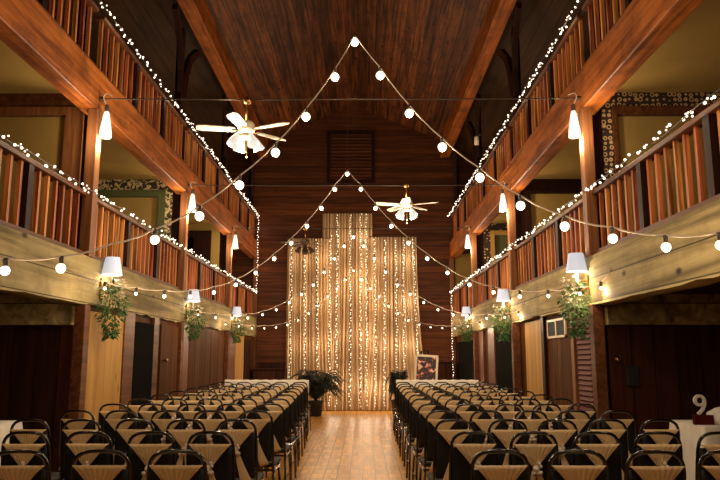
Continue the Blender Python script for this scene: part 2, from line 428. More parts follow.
# ------------------------------------------------------------------ lower walls, doors, partitions under and in galleries
def panel(name, mat, x, y0, y1, z0, z1, sx, th=.06, label=None, cat=None, **k):
    b = MB(); a, c = sorted((x, x + sx*th)); b.box(a, c, y0, y1, z0, z1)
    return b
XWL, XWR = XL - .06, XR + .12
# cross walls closing the near recesses (face the camera)
for sx, X, oo in ((-1, XL, OL), (1, XR, ORr)):
    a, c = sorted((X + sx*.2, oo)); yy = 8.05
    b = MB(); b.box(a, c, yy, yy+.12, 0, 1.9, 0); struct('wall_recess_' + side[sx], b, M['panel_x'])
    b = MB(); b.box(a, c, yy-.12, yy+.12, 1.86, ZB+.12, 0); trim(b, M['fascia'])
# left side panels
b = MB(); b.box(XWL-.1, XWL, 8.05, YB, 0, ZB+.12); struct('wall_lower_left', b, M['panel'])
b = MB(); b.box(XWR, XWR+.1, 8.05, YB, 0, ZB+.12); struct('wall_lower_right', b, M['panel'])
def facing(sx, y0, y1, z0, z1, mat, out=.03, nm=None):
    x = XWL if sx < 0 else XWR; a, c = sorted((x, x - sx*out)); b = MB(); b.box(a, c, y0, y1, z0, z1); return b
trim(facing(-1, 8.06, 9.2, 0, 2.02, 0), M['gold'])
trim(facing(-1, 9.2, 9.6, 0, 2.1, 0, .05), M['rail'])
trim(facing(-1, 10.5, 10.75, 0, 2.1, 0, .05), M['rail'])
trim(facing(-1, 16.5, 17.2, 0, 2.05, 0, .05), M['pinkwood'])
trim(facing(-1, 17.4, 18.6, 0, 2.05, 0), M['gold'])
trim(facing(-1, 12.25, 12.6, 0, 2.1, 0, .05), M['pinkwood'])
def door(n, sx, y0, y1, z1, mat, knob_y=None, kids=None):
    o = struct('door_%d' % n, facing(sx, y0, y1, 0, z1, 0, .045), mat)
    x = (XWL if sx < 0 else XWR) - sx*.045
    if knob_y:
        k = MB(); k.lathe([(.012,0),(.012,.03),(.03,.035),(.034,.055),(.022,.075),(.001,.08)], n=12)
        ob = k.build('door_knob', M['brass'], o, smooth=True); ob.rotation_euler = (0, -sx*pi/2, 0); ob.location = (x, knob_y, 1.45 if sx < 0 else 1.45)
    return o
door(1, -1, 9.65, 10.5, 1.98, M['void'])  # flat dark slab in place of a shaded door opening
door(2, -1, 10.9, 11.9, 2.0, M['panel'], 11.05)
door(3, -1, 18.7, 19.6, 1.95, M['darkpost'])
# right side
trim(facing(1, 8.78, 8.9, 0, 2.1, 0, .07), M['post'])
d = door(4, 1, 8.12, 8.74, 1.95, M['red'])
for i in range(26):
    b = MB(); b.beam((XWR-.05, 8.18, .35+i*.06), (XWR-.05, 8.68, .35+i*.06), .02, .04, up=(.5,0,1)); b.build('louvre', M['red'], d)
trim(facing(1, 10.3, 10.45, 0, 2.1, 0, .05), M['darkpost'])
trim(facing(1, 10.5, 11.55, 0, 2.05, 0), M['gold'])
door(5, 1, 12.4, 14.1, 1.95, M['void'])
trim(facing(1, 14.2, 14.9, 0, 2.1, 0, .05), M['pinkwood'])
trim(facing(1, 15.5, 16.1, 0, 2.1, 0, .05), M['pinkwood'])
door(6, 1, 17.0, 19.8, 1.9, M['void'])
# back wall doorway-ish parts
b = MB(); b.box(-3.15, -2.15, YB-.06, YB, 0, 1.35); struct('door_7', b, M['panel_x'])
# framed double picture on right panel
t = thing('picture_frame', 'white-framed pair of small dark pictures high on the right panel wall', 'picture', (XWR, 9.75, 1.76))
b = MB()
for y0, y1 in ((-.46,-.42),(-.02,.02),(.42,.46)): b.box(-.022, 0, y0, y1, 0, .26)
b.box(-.022, 0, -.46, .46, 0, .03); b.box(-.022, 0, -.46, .46, .23, .26); b.build('frame', M['fanwhite'], t)
for y0, y1 in ((-.42,-.02),(.02,.42)):
    b = MB(); b.box(-.015, 0, y0, y1, .03, .23); b.build('picture', M['black'], t)
# small switch box and knob on right cross wall
b = MB(); b.box(2.96, 3.1, 7.99, 8.05, 1.18, 1.4); tag(b.build('wall_box', M['black'], bevel=.01), 'small black box mounted on the dark right recess wall', 'wall box')
b = MB(); b.ball((2.87, 8.02, 1.47), .035, 12, 8); tag(b.build('door_knob', M['brass'], smooth=True), 'round shiny knob on the dark recess wall behind the chairs', 'knob')

# gallery cross partitions: each a frame round a recessed plaster field
def partition(sx, X, y, border, frame, fld, xb, xf, zb=4.46, zf=4.36, gap=.12):
    nm = side[sx]; oo = OL if sx < 0 else ORr
    def bx(x0, x1, y0, y1, z0, z1):
        b = MB(); a, c = sorted((x0, x1)); b.box(a, c, y0, y1, z0, z1); return b
    trim(bx(X + sx*gap, X + sx*.3, y, y+.1, ZT, 4.64), M['darkpost'])  # dark strip standing in for the shaded gap beside the post
    b = bx(X + sx*.3, X + sx*xb, y-.02, y+.1, ZT, 4.64); a, c = sorted((X + sx*xb, oo)); b.box(a, c, y-.02, y+.1, zb, 4.64)
    trim(b, border)
    b = bx(X + sx*xb, X + sx*xf, y-.05, y+.1, ZT, zb); a, c = sorted((X + sx*xf, oo)); b.box(a, c, y-.05, y+.1, zf, zb)
    trim(b, frame)
    b = bx(X + sx*xf, oo, y+.04, y+.1, ZT, zf); struct('wall_gallery_' + nm, b, fld)
partition(-1, XL, 8.05, M['rail'], M['post'], M['plaster'], .24+.0, .46)
partition(-1, XL, 12.2, M['paper_floral'], simple('green_trim', srgb(78,84,44), .7), M['plaster'], .42, .54, 4.44, 4.32)
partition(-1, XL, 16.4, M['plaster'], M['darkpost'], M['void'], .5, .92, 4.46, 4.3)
partition(1, XR, 8.05, M['paper_ring'], M['rail'], M['plaster'], .42, .47)
partition(1, XR, 12.2, M['darkpost'], M['darkpost'], M['plaster'], .3, .42, 4.44, 4.38)
partition(1, XR, 16.4, M['paper_ring'], M['gold'], simple('olive_plaster', srgb(96,96,58), .9, noise=.2), .46, .56)
b = MB(); b.box(XR+.15, XR+.75, YB-.08, YB, ZT, 4.5); trim(b, M['plaster'])

# ------------------------------------------------------------------ tie rods with pendant bulbs
for k, y in enumerate(PY[2:5]):
    t = thing('tie_rod', f'thin iron tie rod spanning the hall {["nearest the camera, above the first fan","at the second ceiling fan","farthest back, before the curtains"][k]}', 'rod', (XM, y, 4.5))
    b = MB(); b.tube([(XL-XM, 0, 0), (-1,0,-.012), (1, 0, -.012), (XR-XM, 0, 0)], .008, 6); b.build('rod', M['iron'], t)
    for sx, X in ((-1, XL), (1, XR)):
        b = MB(); b.lathe([(.03,-.02),(.03,.02)], n=10); o = b.build('end_plate', M['iron'], t); o.rotation_euler=(0,pi/2,0); o.location = (X - XM - sx*.03, 0, 0)
pend = None
for sx, X in ((-1, XL), (1, XR)):
    for k, y in enumerate(PY[2:5]):
        lab = f'long white teardrop pendant lamp hooked to the {side[sx]} {["nearest visible","middle","farthest"][k]} post'
        loc = (X - sx*.10, y - .02, 4.0)
        if pend is None:
            pend = thing('pendant_lamp', lab, 'lamp', loc, 0, 'white pendant lamps on the posts')
            b = MB(); b.lathe([(.062,.02),(.07,.03),(.066,.1),(.05,.2),(.034,.3),(.022,.34)], n=14); b.build('lamp_shade', M['pendant'], pend, smooth=True)
            b = MB(); b.lathe([(.026,.335),(.028,.40),(.012,.42)], n=12); b.build('socket', M['wire'], pend)
            b = MB(); b.tube([(0,0,.41),(-.03,0,.46),(-.05,0,.52),(-.02,0,.52+.04),(.05,0,.53)], .007, 6); b.build('cord', M['cable'], pend)
            lamp(pend, (.0, -.0, -.05), 18, NEUT, .05, 'pendant_light')
            lamp(pend, (.0, -.30, .0), 12, NEUT, .05, 'pendant_glow'); lamp(pend, (0, .3, 0), 12, NEUT, .05, 'pendant_glow')  # extra points beside each pendant, without fixture, added to brighten the galleries
        else:
            o = dup(pend, loc, 0 if sx < 0 else pi, lab)

# ------------------------------------------------------------------ festoon strings
ZC = [
 {0:5.28,1:4.67,2:4.06,3:3.55,4:3.12,5:2.75,6:2.48,7:2.3,8:2.16,9:2.1,10:2.08},
 {0:4.74,1:4.36,2:3.94,3:3.56,4:3.22,5:2.92,6:2.66,7:2.45,8:2.31,9:2.22,10:2.19,11:2.18,12:2.2},
 {0:4.28,1:4.0,2:3.65,3:3.3,4:2.98,5:2.75,6:2.55,7:2.38,8:2.26,9:2.18,10:2.15,11:2.14,12:2.16},
 {0:3.95,1:3.64,2:3.35,3:3.1,4:2.82,5:2.6,6:2.4,7:2.27,8:2.19,9:2.15,10:2.13,11:2.16,12:2.18}]
ZC.append(ZC[0])
XS = [(-.10, 0.262, -.235, 10), (-.28, .245, -.205, 12), (-.22, .236, -.205, 12), (-.27, .235, -.225, 12), (-.1, .262, -.235, 10)]
XN = {1: [-.1,.2,.5,.8,1.1,1.38,1.64,1.88,2.1,2.27,2.42], -1: [-.1,-.32,-.61,-.88,-1.16,-1.43,-1.69,-1.9,-2.09,-2.27,-2.5]}
bulb_me = {}
setn = ['nearest peak', 'second peak, below the gable louvre', 'third peak, before the curtain top', 'peak closest to the curtains', 'unseen peak added for light above the camera']
for k in range(5):  # the last set is added out of view to light the near chairs
    y0 = [8.0, 12.2, 16.2, 20.0, 3.8][k]; x0, ar, al, n = XS[k]
    rb0 = [.052, .037, .034, .029, .05][k]
    for sd, a in ((1, ar), (-1, al)):
        x_end = (XR if sd > 0 else XL)
        pts = []
        for i in range(n + 1):
            z = ZC[k].get(i, list(ZC[k].values())[-1]); ex = .12 if i == 0 else 0
            X = x0 + a*i
            rb = rb0
            if k in (0, 4): X = XN[sd][i]; z -= .009*i if sd < 0 else -.009*i
            pts.append(Vector((max(XL+.04, min(XR-.04, X)), y0 - .4*i, z + rb + .05)))
        pts.append(Vector((x_end - sd*.0, y0 - .4*(n + .6), pts[-1].z + .12)))
        base = Vector((pts[0].x, pts[0].y, pts[0].z))
        t = thing('festoon_string', f'globe festoon string descending {side[sd]} from the {setn[k]}', 'string lights', base, 0, 'globe festoon strings')
        b = MB()
        w = []
        for i in range(len(pts)-1):
            for q in range(3):
                u = q/3; p = pts[i].lerp(pts[i+1], u); p = p.copy(); p.z -= .02*math.sin(pi*u) ; w.append(p - base)
        w.append(pts[-1] - base)
        b.tube(w, .006 if k else .0075, 5); b.build('cable', M['cable'], t, smooth=True)
        for i in range(0 if sd > 0 else 1, n + 1):
            p = pts[i] - base; pl = p.copy(); rb = round(rb0*(1 - .045*i), 4);
            if k in (0, 4) and sd < 0 and i == 7: continue
            if rb not in bulb_me:
                mb = MB(); mb.ball((0,0,0), rb, 14, 9); bulb_me[rb] = mesh_of(mb, 'globe', M['bulb'])
                mb = MB(); mb.lathe([(.016,rb*.9),(.018,rb+.05)], n=8); bulb_me[(rb,1)] = mesh_of(mb, 'socket', M['wire'])
            o = bpy.data.objects.new('globe_bulb', bulb_me[rb]); COL.objects.link(o); o.parent = t; o.location = p - Vector((0,0,rb+.05))
            s_ = bpy.data.objects.new('socket', bulb_me[(rb,1)]); COL.objects.link(s_); s_.parent = o
            lamp(t, p - Vector((0, 0, 2*rb+.08)), 3.6, WARM, .03, 'globe_light')
    # hanger wire from the ridge to the peak
    b = MB(); b.tube([(x0, y0, ZC[k][0] + .14), (x0, y0, 9.1)], .004, 4)
    tag(b.build('hanger_wire', M['wire']), f'fine vertical wire holding up the festoon {setn[k]}', 'wire', 'hanger wires')

# ------------------------------------------------------------------ ceiling fans
M['fanshaded'] = simple('fan_shade_paint', srgb(70,52,38), .5)  # shaded copy of the fan colours, darkness of the unlit fan painted in
def make_fan(loc, rot, label, lit=True):
    FW, BL = (M['fanwhite'], M['blade']) if lit else (M['fanshaded'], M['fanshaded'])
    f = thing('ceiling_fan', label, 'ceiling fan', loc, rot, 'ceiling fans on the tie rods')
    b = MB(); b.tube([(0,0,.38),(0,0,.1)], .012, 8); b.lathe([(.02,.33),(.05,.35),(.04,.40),(.015,.42)], n=14); b.build('down_rod', M['brass'], f, smooth=True)
    b = MB(); b.lathe([(.03,.12),(.075,.11),(.10,.07),(.10,.02),(.085,-.01),(.05,-.03)], n=20); b.build('motor_housing', FW, f, smooth=True)
    for i in range(5):
        b = MB(); prof = [(.13,.04),(.2,.06),(.47,.07),(.54,.06),(.575,.03)]
        vs = []; fs = []
        for x, w in prof:
            for yy, zz in ((-w,-.010),(w,.010)): vs.append((x,yy,zz)); 
        nn = len(prof); vs2 = [(x,y,z-.008) for x,y,z in vs]
        for q in range(nn-1):
            fs.append((2*q, 2*q+2, 2*q+3, 2*q+1)); fs.append((2*nn+2*q, 2*nn+2*q+1, 2*nn+2*q+3, 2*nn+2*q+2))
            fs.append((2*q, 2*nn+2*q, 2*nn+2*q+2, 2*q+2)); fs.append((2*q+1, 2*q+3, 2*nn+2*q+3, 2*nn+2*q+1))
        fs.append((0,1,2*nn+1,2*nn)); fs.append((2*nn-1,2*nn-2,4*nn-2,4*nn-1))
        b.add(vs+vs2, fs); o = b.build('blade', BL, f); o.rotation_euler = (0,0,2*pi*i/5); o.location = (0,0,.02)
        b2 = MB(); b2.box(.07, .17, -.018, .018, -.016, -.006); b2.build('blade_iron', M['brass'], o)
    b = MB(); b.lathe([(.045,-.03),(.05,-.07),(.02,-.10)], n=16); b.build('light_hub', FW, f, smooth=True)
    for i in range(4):
        an = pi/4 + i*pi/2
        b = MB(); c, s = math.cos(an), math.sin(an)
        b.tube([(0,0,-.06),(.05,0,-.07),(.085,0,-.085)], .012, 8)
        o = b.build('lamp_arm', FW, f); o.rotation_euler = (0,0,an)
        b = MB(); b.lathe([(.02,.02),(.032,.0),(.05,-.05),(.068,-.10)], n=14, cap=False); b.lathe([(.062,-.10),(.045,-.05),(.028,0)], n=14, cap=False)
        g = b.build('glass_shade', M['fanlamp'] if lit else FW, o, smooth=True); g.location = (.115,0,-.085); g.rotation_euler = (0,-.5,0); g.scale = (1.05,1.05,1.3)
    for dx in (.02, -.03):
        b = MB(); b.tube([(dx,0,-.09),(dx,0,-.26 + dx)], .003, 5); b.ball((dx,0,-.27+dx), .012, 8, 6); b.build('pull_chain', M['brass'], f)
    if lit:
        lamp(f, (0, 0, -.34), 60, (1,.86,.66), .08, 'fan_light')
        lamp(f, (0, -.25, .12), 20, (1,.86,.66), .08, 'fan_up_light')
    return f
make_fan((-1.36, PY[2], 4.10), -1.71, 'white five-blade ceiling fan with lit glass shades, left and nearest')
make_fan((.77, PY[3], 4.12), -1.65, 'white five-blade ceiling fan with lit glass shades, right of centre')
make_fan((-1.36, PY[4], 4.12), .9, 'unlit ceiling fan in front of the left curtain top', lit=False)
make_fan((.77, PY[1], 4.12), .9, 'unseen ceiling fan added to light the back rows of chairs')  # added out of frame to brighten the near chairs and fascia

# ------------------------------------------------------------------ sconces with greenery
sc0 = None; gr0 = None
for sx, X in ((-1, XL), (1, XR)):
    for k, y in enumerate((8.25, 12.3, 16.6) if sx < 0 else (7.95, 12.2, 16.6)):
        lab = f'wall sconce with white cloth shade on the {side[sx]} {["nearest visible","middle","farthest"][k]} post'
        loc = (X - sx*.03, y, 2.3)
        rz = 0 if sx < 0 else pi
        if sc0 is None:
            sc0 = thing('wall_sconce', lab, 'lamp', loc, 0, 'wall sconces on the posts')
            b = MB(); b.box(-.03, 0, -.05, .05, -.12, .12); b.build('wall_plate', M['brass'], sc0, bevel=.01)
            b = MB(); b.tube([(0,0,-.02),(.05,0,-.06),(.08,0,-.02),(.09,0,.06)], .011, 8); b.tube([(0,0,.05),(.05,0,.06),(.09,0,.05)], .008, 8); b.build('arm', M['brass'], sc0, smooth=True)
            b = MB(); b.lathe([(.018,.04),(.02,.06),(.014,.07),(.014,.16)], (.09,0,0), 10); b.build('candle_tube', M['fanwhite'], sc0)
            b = MB(); b.lathe([(.12,.16),(.082,.37)], (.09,0,0), 20, cap=False); b.lathe([(.079,.37),(.117,.16)], (.09,0,0), 20, cap=False); b.build('lamp_shade', M['shade'], sc0, smooth=True)
            b = MB(); b.ball((.09,0,.22), .028, 10, 8); b.build('light_bulb', M['bulb'], sc0, smooth=True)
            lamp(sc0, (.10,0.06,.10), 6, NEUT, .04, 'sconce_light'); lamp(sc0, (.09,0,.31), 4, NEUT, .03, 'sconce_up_light')
            sc = sc0
        else: dup(sc0, loc, rz, lab)
        gl = f'hanging greenery with small white flowers below the {side[sx]} {["nearest visible","middle","farthest"][k]} sconce'
        gloc = (X - sx*.14, y, 2.32)
        if gr0 is None:
            gr0 = thing('greenery_swag', gl, 'greenery', gloc, 0, 'greenery swags on the sconces')
            b = MB()
            for i in range(620):
                u = R.random(); z = .03 - u*.62; rad = .06 + .12*math.sin(min(1, u*1.25)*pi)**.8*(1 if u < .8 else .6)
                an = R.uniform(0, 2*pi); rr = rad*math.sqrt(R.random())
                p = (rr*math.cos(an), rr*math.sin(an)*1.2, z)
                b.leaf(p, (math.cos(an)*.7, math.sin(an)*.7, R.uniform(-1.2,.3)), (R.uniform(-1,1), R.uniform(-1,1), 1), R.uniform(.04,.085), R.uniform(.015,.028))
            b.build('leaves', M['leaf'], gr0)
            b = MB()
            for q in range(7):
                an = R.uniform(0, 2*pi); b.tube([(0,0,.1),(.05*math.cos(an), .05*math.sin(an), -.1),(.11*math.cos(an), .11*math.sin(an), -.35)], .004, 5)
            b.build('stems', M['stem'], gr0)
            for i in range(34):
                u = R.random(); an = R.uniform(-1.9, 1.9); rr = R.uniform(.07,.145)
                b = MB(); c = (rr*math.cos(an)+.02, rr*math.sin(an), .08 - u*.3); r_ = R.uniform(.022,.034)
                for q in range(6):
                    a_ = q*pi/3; b.leaf(c, (math.cos(a_), math.sin(a_), .35), (0,0,1), r_*1.4, r_*.9)
                b.ball(c, r_*.45, 6, 4); b.build('flower', M['flower'], gr0)
        else: dup(gr0, gloc, (0 if sx < 0 else pi) + R.uniform(-.6, .6), gl, scale=(1,1,(1,.85,.8)[k] if sx < 0 else (1,.9,.75)[k]))

# ------------------------------------------------------------------ curtains
def curtain(label, x0, x1, z1, y, flareL, flareR, n):
    L = x1 - x0; t = thing('sheer_curtain', label, 'curtain', ((x0+x1)/2, y, 0), 0, 'sheer curtain panels'); cx = (x0+x1)/2
    nu = n*8; nv = 24; vs = []; fs = []
    ph = [R.uniform(0, 6) for _ in range(4)]
    for j in range(nv+1):
        v = j/nv; z = .02 + (z1-.02)*(1-v)     # v: 0 top, 1 bottom
        fl = v**2.2
        for i in range(nu+1):
            u = i/nu; x = x0 - flareL*fl + (L + (flareL+flareR)*fl)*u
            amp = .05 + .02*v
            yy = amp*math.sin(u*n*2*pi + .5*math.sin(v*3+ph[0])) + .02*math.sin(u*n*.73*2*pi + ph[1] + v) 
            vs.append((x - cx, yy, z))
    for j in range(nv):
        for i in range(nu):
            a = j*(nu+1)+i; fs.append((a, a+1, a+nu+2, a+nu+1))
    b = MB(); b.add(vs, fs); o = b.build('fabric', M['sheer'], t, smooth=True)
    b = MB(); b.tube([(x0-cx-.03,0,z1+.01),(x1-cx+.03,0,z1+.01)], .012, 8); b.build('curtain_rod', M['iron'], t)
    return t
YC = 20.2
curtain('ivory sheer curtain panel, left and lower than the middle one', -2.20, -.95, 4.92, YC, 0, .2, 15)
curtain('ivory sheer curtain panel, tallest, in the middle', -1.19, .27, 5.68, YC + .08, .25, .2, 17)
curtain('ivory sheer curtain panel, right, spreading towards the floor', .22, 1.56, 4.96, YC, .25, .34, 15)
# light strands: (pixel-independent) x positions along the panels
strands = [(-2.06,4.9,1,'left'),(-1.68,4.9,2,'left'),(-1.33,4.9,3,'left'),(-.94,5.0,4,'left'),(-.74,5.64,5,'middle'),(-.36,5.64,6,'middle'),(-.06,5.64,7,'middle'),(.10,5.64,8,'middle'),
           (.34,4.9,9,'right'),(.64,4.9,10,'right'),(.96,4.9,11,'right'),(1.18,4.9,12,'right'),(1.46,4.9,13,'right')]
nth = {1:'first',2:'second',3:'third',4:'fourth',5:'fifth',6:'sixth',7:'seventh',8:'eighth',9:'ninth',10:'tenth',11:'eleventh',12:'twelfth',13:'thirteenth'}
for x, z, k, sd in strands:
    drift = R.uniform(-.06,.06)
    if x > 1.4: drift = .12
    t = fairy('fairy_light_strand', f'{nth[k]} strand from the left of fairy lights hanging down the curtains', [(x,YC-.14,z),(x+drift*.5,YC-.15,z/2),(x+drift,YC-.13,.12)], int(z/.082), .028, fairyc_me, 'fairy light strands on the curtains', M['fairy_curtain'])
    for q in range(4):
        zz = z*(q+.5)/4
        lamp(t, Vector((x + .05, YC-.30, zz)) - t.location, 3.0, (1,.78,.54), .04, 'strand_light')

# ------------------------------------------------------------------ louvred gable vent
t = thing('gable_vent', 'large louvred wooden vent high in the middle of the back wall', 'vent', (-.36, YB-.03, 6.65))
b = MB()
for a in ((-.72,-.62,0,1.62),(.62,.72,0,1.62),(-.62,.62,0,.08),(-.62,.62,1.54,1.62)): b.box(a[0],a[1],-.06,.02,a[2],a[3])
b.build('frame', M['darkpost'], t)
b = MB()
for i in range(14): b.beam((-.62,-.01,.13+i*.105),(.62,-.01,.13+i*.105), .07, .015, up=(0,.7,1))
b.build('slats', M['back'], t)

# ------------------------------------------------------------------ potted plants
def fern(loc, rad, h, nf, label):
    t = thing('potted_palm', label, 'potted plant', loc, 0)
    b = MB(); b.lathe([(.13,0),(.15,.02),(.19,.34),(.205,.36),(.205,.39),(.18,.39),(.17,.34)], n=20); b.build('pot', M['pot'], t, smooth=True)
    b = MB(); b.lathe([(.001,.34),(.17,.345)], n=16, cap=False); b.build('soil', M['soil'], t)
    b = MB(); st = MB()
    for i in range(nf):
        an = R.uniform(0, 2*pi); rr = rad*R.uniform(.5,1.0); hh = h*R.uniform(.55,1.0); pts = []
        droop = R.uniform(.1,.45)
        for q in range(13):
            u = q/12; x = rr*(u**1.1); z = .36 + (hh-.36)*math.sin(min(1,u*1.25)*pi/2) - droop*h*max(0,u-.5)**1.6*2
            pts.append(Vector((x*math.cos(an), x*math.sin(an), z)))
        st.tube(pts, .005, 4)
        for q in range(2, 13):
            p = pts[q]; d = (pts[q]-pts[q-1]).normalized(); w = d.cross(Vector((0,0,1))).normalized()
            for s_ in (-1, 1):
                for e in (0,.5):
                    b.leaf(p + (pts[q-1]-p)*e, d*.5 + w*s_ + Vector((0,0,-.15)), (0,0,1), (.10+.10*(1-abs(q-6)/7)), .024)
    b.build('fronds', M['fern'], t); st.build('stems', M['fern'], t)
fern((-1.22, 18.5, 0), .85, 1.24, 95, 'large dark arching palm in a pot left of the curtains')
fern((.93, 18.9, 0), .32, 1.22, 34, 'small dark palm in a pot at the right end of the curtains')

# ------------------------------------------------------------------ easel with framed picture
t = thing('easel', 'dark wooden easel holding the white-framed picture behind the right chairs', 'easel', (1.5, 17.2, 0))
b = MB()
for p, q in (((-.3,-.08,0),(-.08,.02,1.65)), ((.3,-.08,0),(.08,.02,1.65))): b.beam(p, q, .03, .03)
b.build('front_legs', M['darkpost'], t)
b = MB(); b.beam((0,.5,0),(0,.03,1.6), .03, .03); b.build('rear_leg', M['darkpost'], t)
b = MB(); b.box(-.3,.3,-.12,-.0,.86,.89); b.build('ledge', M['darkpost'], t)
t = thing('framed_picture', 'white-framed dark picture with red and cream blotches on the easel', 'picture', (1.5, 17.12, .895), -.08)
t.rotation_euler = (-.1, .06, -.15)
b = MB(); w, h = .56, .66
b.box(-w/2,-w/2+.05,-.02,.02,0,h); b.box(w/2-.05,w/2,-.02,.02,0,h); b.box(-w/2,w/2,-.02,.02,0,.05); b.box(-w/2,w/2,-.02,.02,h-.05,h); b.build('frame', M['fanwhite'], t)
def blotch():
    m, nt, bb = newmat('blotched_picture'); g = N(nt); tc = g.n('ShaderNodeTexCoord')
    nz = g.n('ShaderNodeTexNoise', i_Scale=9.0, i_Detail=3.0, i_Distortion=1.0); g.l(tc.outputs['Object'], nz.inputs['Vector'])
    cr = g.n('ShaderNodeValToRGB'); els = cr.color_ramp.elements; els[0].position = .47; els[0].color = srgb(24,16,14); els[1].position = .62; els[1].color = srgb(235,215,195)
    e = els.new(.52); e.color = srgb(120,34,28); e = els.new(.57); e.color = srgb(205,120,100); cr.color_ramp.interpolation = 'CONSTANT'
    g.l(nz.outputs[0], cr.inputs[0]); g.l(cr.outputs[0], bb.inputs['Base Color']); return m
b = MB(); b.box(-w/2+.05,w/2-.05,-.008,.012,.05,h-.05); b.build('picture', blotch(), t)
# dark cabinets at the back wall
def cabinet(loc, w, d, h, label):
    t = thing('cabinet', label, 'cabinet', loc)
    b = MB(); b.box(-w/2, w/2, -d/2, d/2, 0, h); b.build('body', M['darkpost'], t, bevel=.01)
    b = MB(); b.box(-w/2-.03, w/2+.03, -d/2-.03, d/2, h, h+.03); b.build('top', M['panel_x'], t)
    for s_ in (-1, 1):
        b = MB(); x0, x1 = sorted((s_*.01, s_*(w/2-.03))); b.box(x0, x1, -d/2-.02, -d/2, .1, h-.04); o = b.build('door', M['panel_x'], t)
        b = MB(); b.ball((s_*.05, -d/2-.035, h*.6), .018, 8, 6); b.build('knob', M['brass'], o)
cabinet((-2.62, 20.05, 0), .9, .5, 1.15, 'dark low cabinet against the back wall left of the curtains')
cabinet((2.28, 20.0, 0), .42, .45, 1.35, 'dark narrow cabinet against the back wall right of the curtains')

# ------------------------------------------------------------------ chairs
def make_chair():
    t = thing('banquet_chair', 'x', 'chair')
    ins = [(-.155,.0,.50)]; n = 12
    hoop = [(-.165,.01,.46), (-.162,-.005,.62), (-.158,-.03,.80), (-.155,-.045,.885)]
    for i in range(1, n):
        a = pi - pi*i/n
        sq = lambda v, p=.62: math.copysign(abs(v)**p, v)
        hoop.append((.152*sq(math.cos(a)), -.05 - .012*math.sin(a),   .89 + .105*sq(math.sin(a), .8)))
    hoop += [(.155,-.045,.885), (.158,-.03,.80), (.162,-.005,.62), (.165,.01,.46)]
    b = MB(); b.tube(hoop, .0115, 8); b.build('back_frame', M['blackmetal'], t, smooth=True)
    for sx in (-1, 1):
        b = MB(); b.tube([(sx*.165,.01,.47),(sx*.175,-.02,.25),(sx*.185,-.06,0)], .012, 8); b.build('leg', M['blackmetal'], t, smooth=True)
        b = MB(); b.tube([(sx*.16,.36,.47),(sx*.175,.385,.25),(sx*.185,.40,0)], .012, 8); b.build('leg', M['blackmetal'], t, smooth=True)
    b = MB(); b.box(-.18,.18,-.0,.40,.475,.52); b.build('seat', M['black'], t, bevel=.018)
    b = MB(); b.tube([(-.18,-.0,.45),(.18,-.0,.45),(.17,.38,.45),(-.17,.38,.45)], .011, 6, closed=True); b.build('seat_frame', M['blackmetal'], t)
    b = MB()
    for sx in (-1,1): b.tube([(sx*.176,-.02,.22),(sx*.176,.385,.22)], .008, 6)
    b.build('stretcher', M['blackmetal'], t)
    # black back panel (curved)
    b = MB(); vs = []; fs = []; nx, nz_ = 8, 6
    for j in range(nz_+1):
        z = .53 + (.895-.53)*j/nz_; yb = .012 - .057*max(0, min(1, (z-.5)/.42))
        for i in range(nx+1):
            x = -.15 + .30*i/nx; vs.append((x, yb + .012*math.cos(x/.15*pi/2)*1.0, z))
    m_ = len(vs); vs += [(x, y - .02, z) for x, y, z in vs]
    for j in range(nz_):
        for i in range(nx):
            a = j*(nx+1)+i; fs.append((a, a+nx+1, a+nx+2, a+1)); fs.append((m_+a, m_+a+1, m_+a+nx+2, m_+a+nx+1))
    for i in range(nx): fs.append((i, i+1, m_+i+1, m_+i)); a = nz_*(nx+1)+i; fs.append((a, m_+a, m_+a+1, a+1))
    for j in range(nz_): a = j*(nx+1); fs.append((a, m_+a, m_+a+nx+1, a+nx+1)); a += nx; fs.append((a, a+nx+1, m_+a+nx+1, m_+a))
    b.add(vs, fs); b.build('backrest', M['black'], t, smooth=True)
    # cream sash: wraps over the back top and narrows to a knot
    b = MB(); vs = []; fs = []; nx, nv = 24, 10
    for j in range(nv+1):
        v = j/nv
        if j == 0: zt, hw, yo = .905, .134, .0
        else: zt = .918 - (.918-.775)*((j-1)/(nv-1)); hw = .145*(1-((j-1)/(nv-1))**.9) + .02*((j-1)/(nv-1)); yo = -.052
        for i in range(nx+1):
            u = i/nx*2-1; sag = .018*(1-u*u)*(1 - v)*0
            yy = yo + .030 - .057*max(0, min(1, (zt-.5)/.42)) - .006*math.cos(i*pi*.66)*min(1, v*3) - .012*v
            if j == 0: yy = -.01
            vs.append((u*hw, yy, zt - sag))
    for j in range(nv):
        for i in range(nx):
            a = j*(nx+1)+i; fs.append((a, a+1, a+nx+2, a+nx+1))
    b.add(vs, fs); o = b.build('sash', M['cream'], t, smooth=True)
    sm = o.modifiers.new('thick', 'SOLIDIFY'); sm.thickness = .006
    b = MB(); b.ball((0,-.10,.765), .024, 10, 6)
    for i in range(9): b.ball((R.uniform(-.035,.035), -.115+R.uniform(-.02,.01), .765+R.uniform(-.035,.035)), R.uniform(.010,.016), 6, 4)
    b.build('knot', M['flower'], o, smooth=True)
    for sx in (-1, 1):
        b = MB(); vs = []; fs = []
        for j in range(9):
            v = j/8; z = .745 - v*(.30 if sx < 0 else .24); xc = sx*(.012 + .085*v**1.2); w = .012 + .03*v
            for i in range(5):
                u = i/4*2-1; vs.append((xc + u*w, -.085 + .07*v*0 - .008*math.cos(u*5) , z + .012*u*sx))
        for j in range(8):
            for i in range(4): a = j*5+i; fs.append((a, a+1, a+6, a+5))
        b.add(vs, fs); q = b.build('sash_tail', M['cream'], o, smooth=True); q.modifiers.new('thick', 'SOLIDIFY').thickness = .005
    return t
chair = make_chair()
first = True
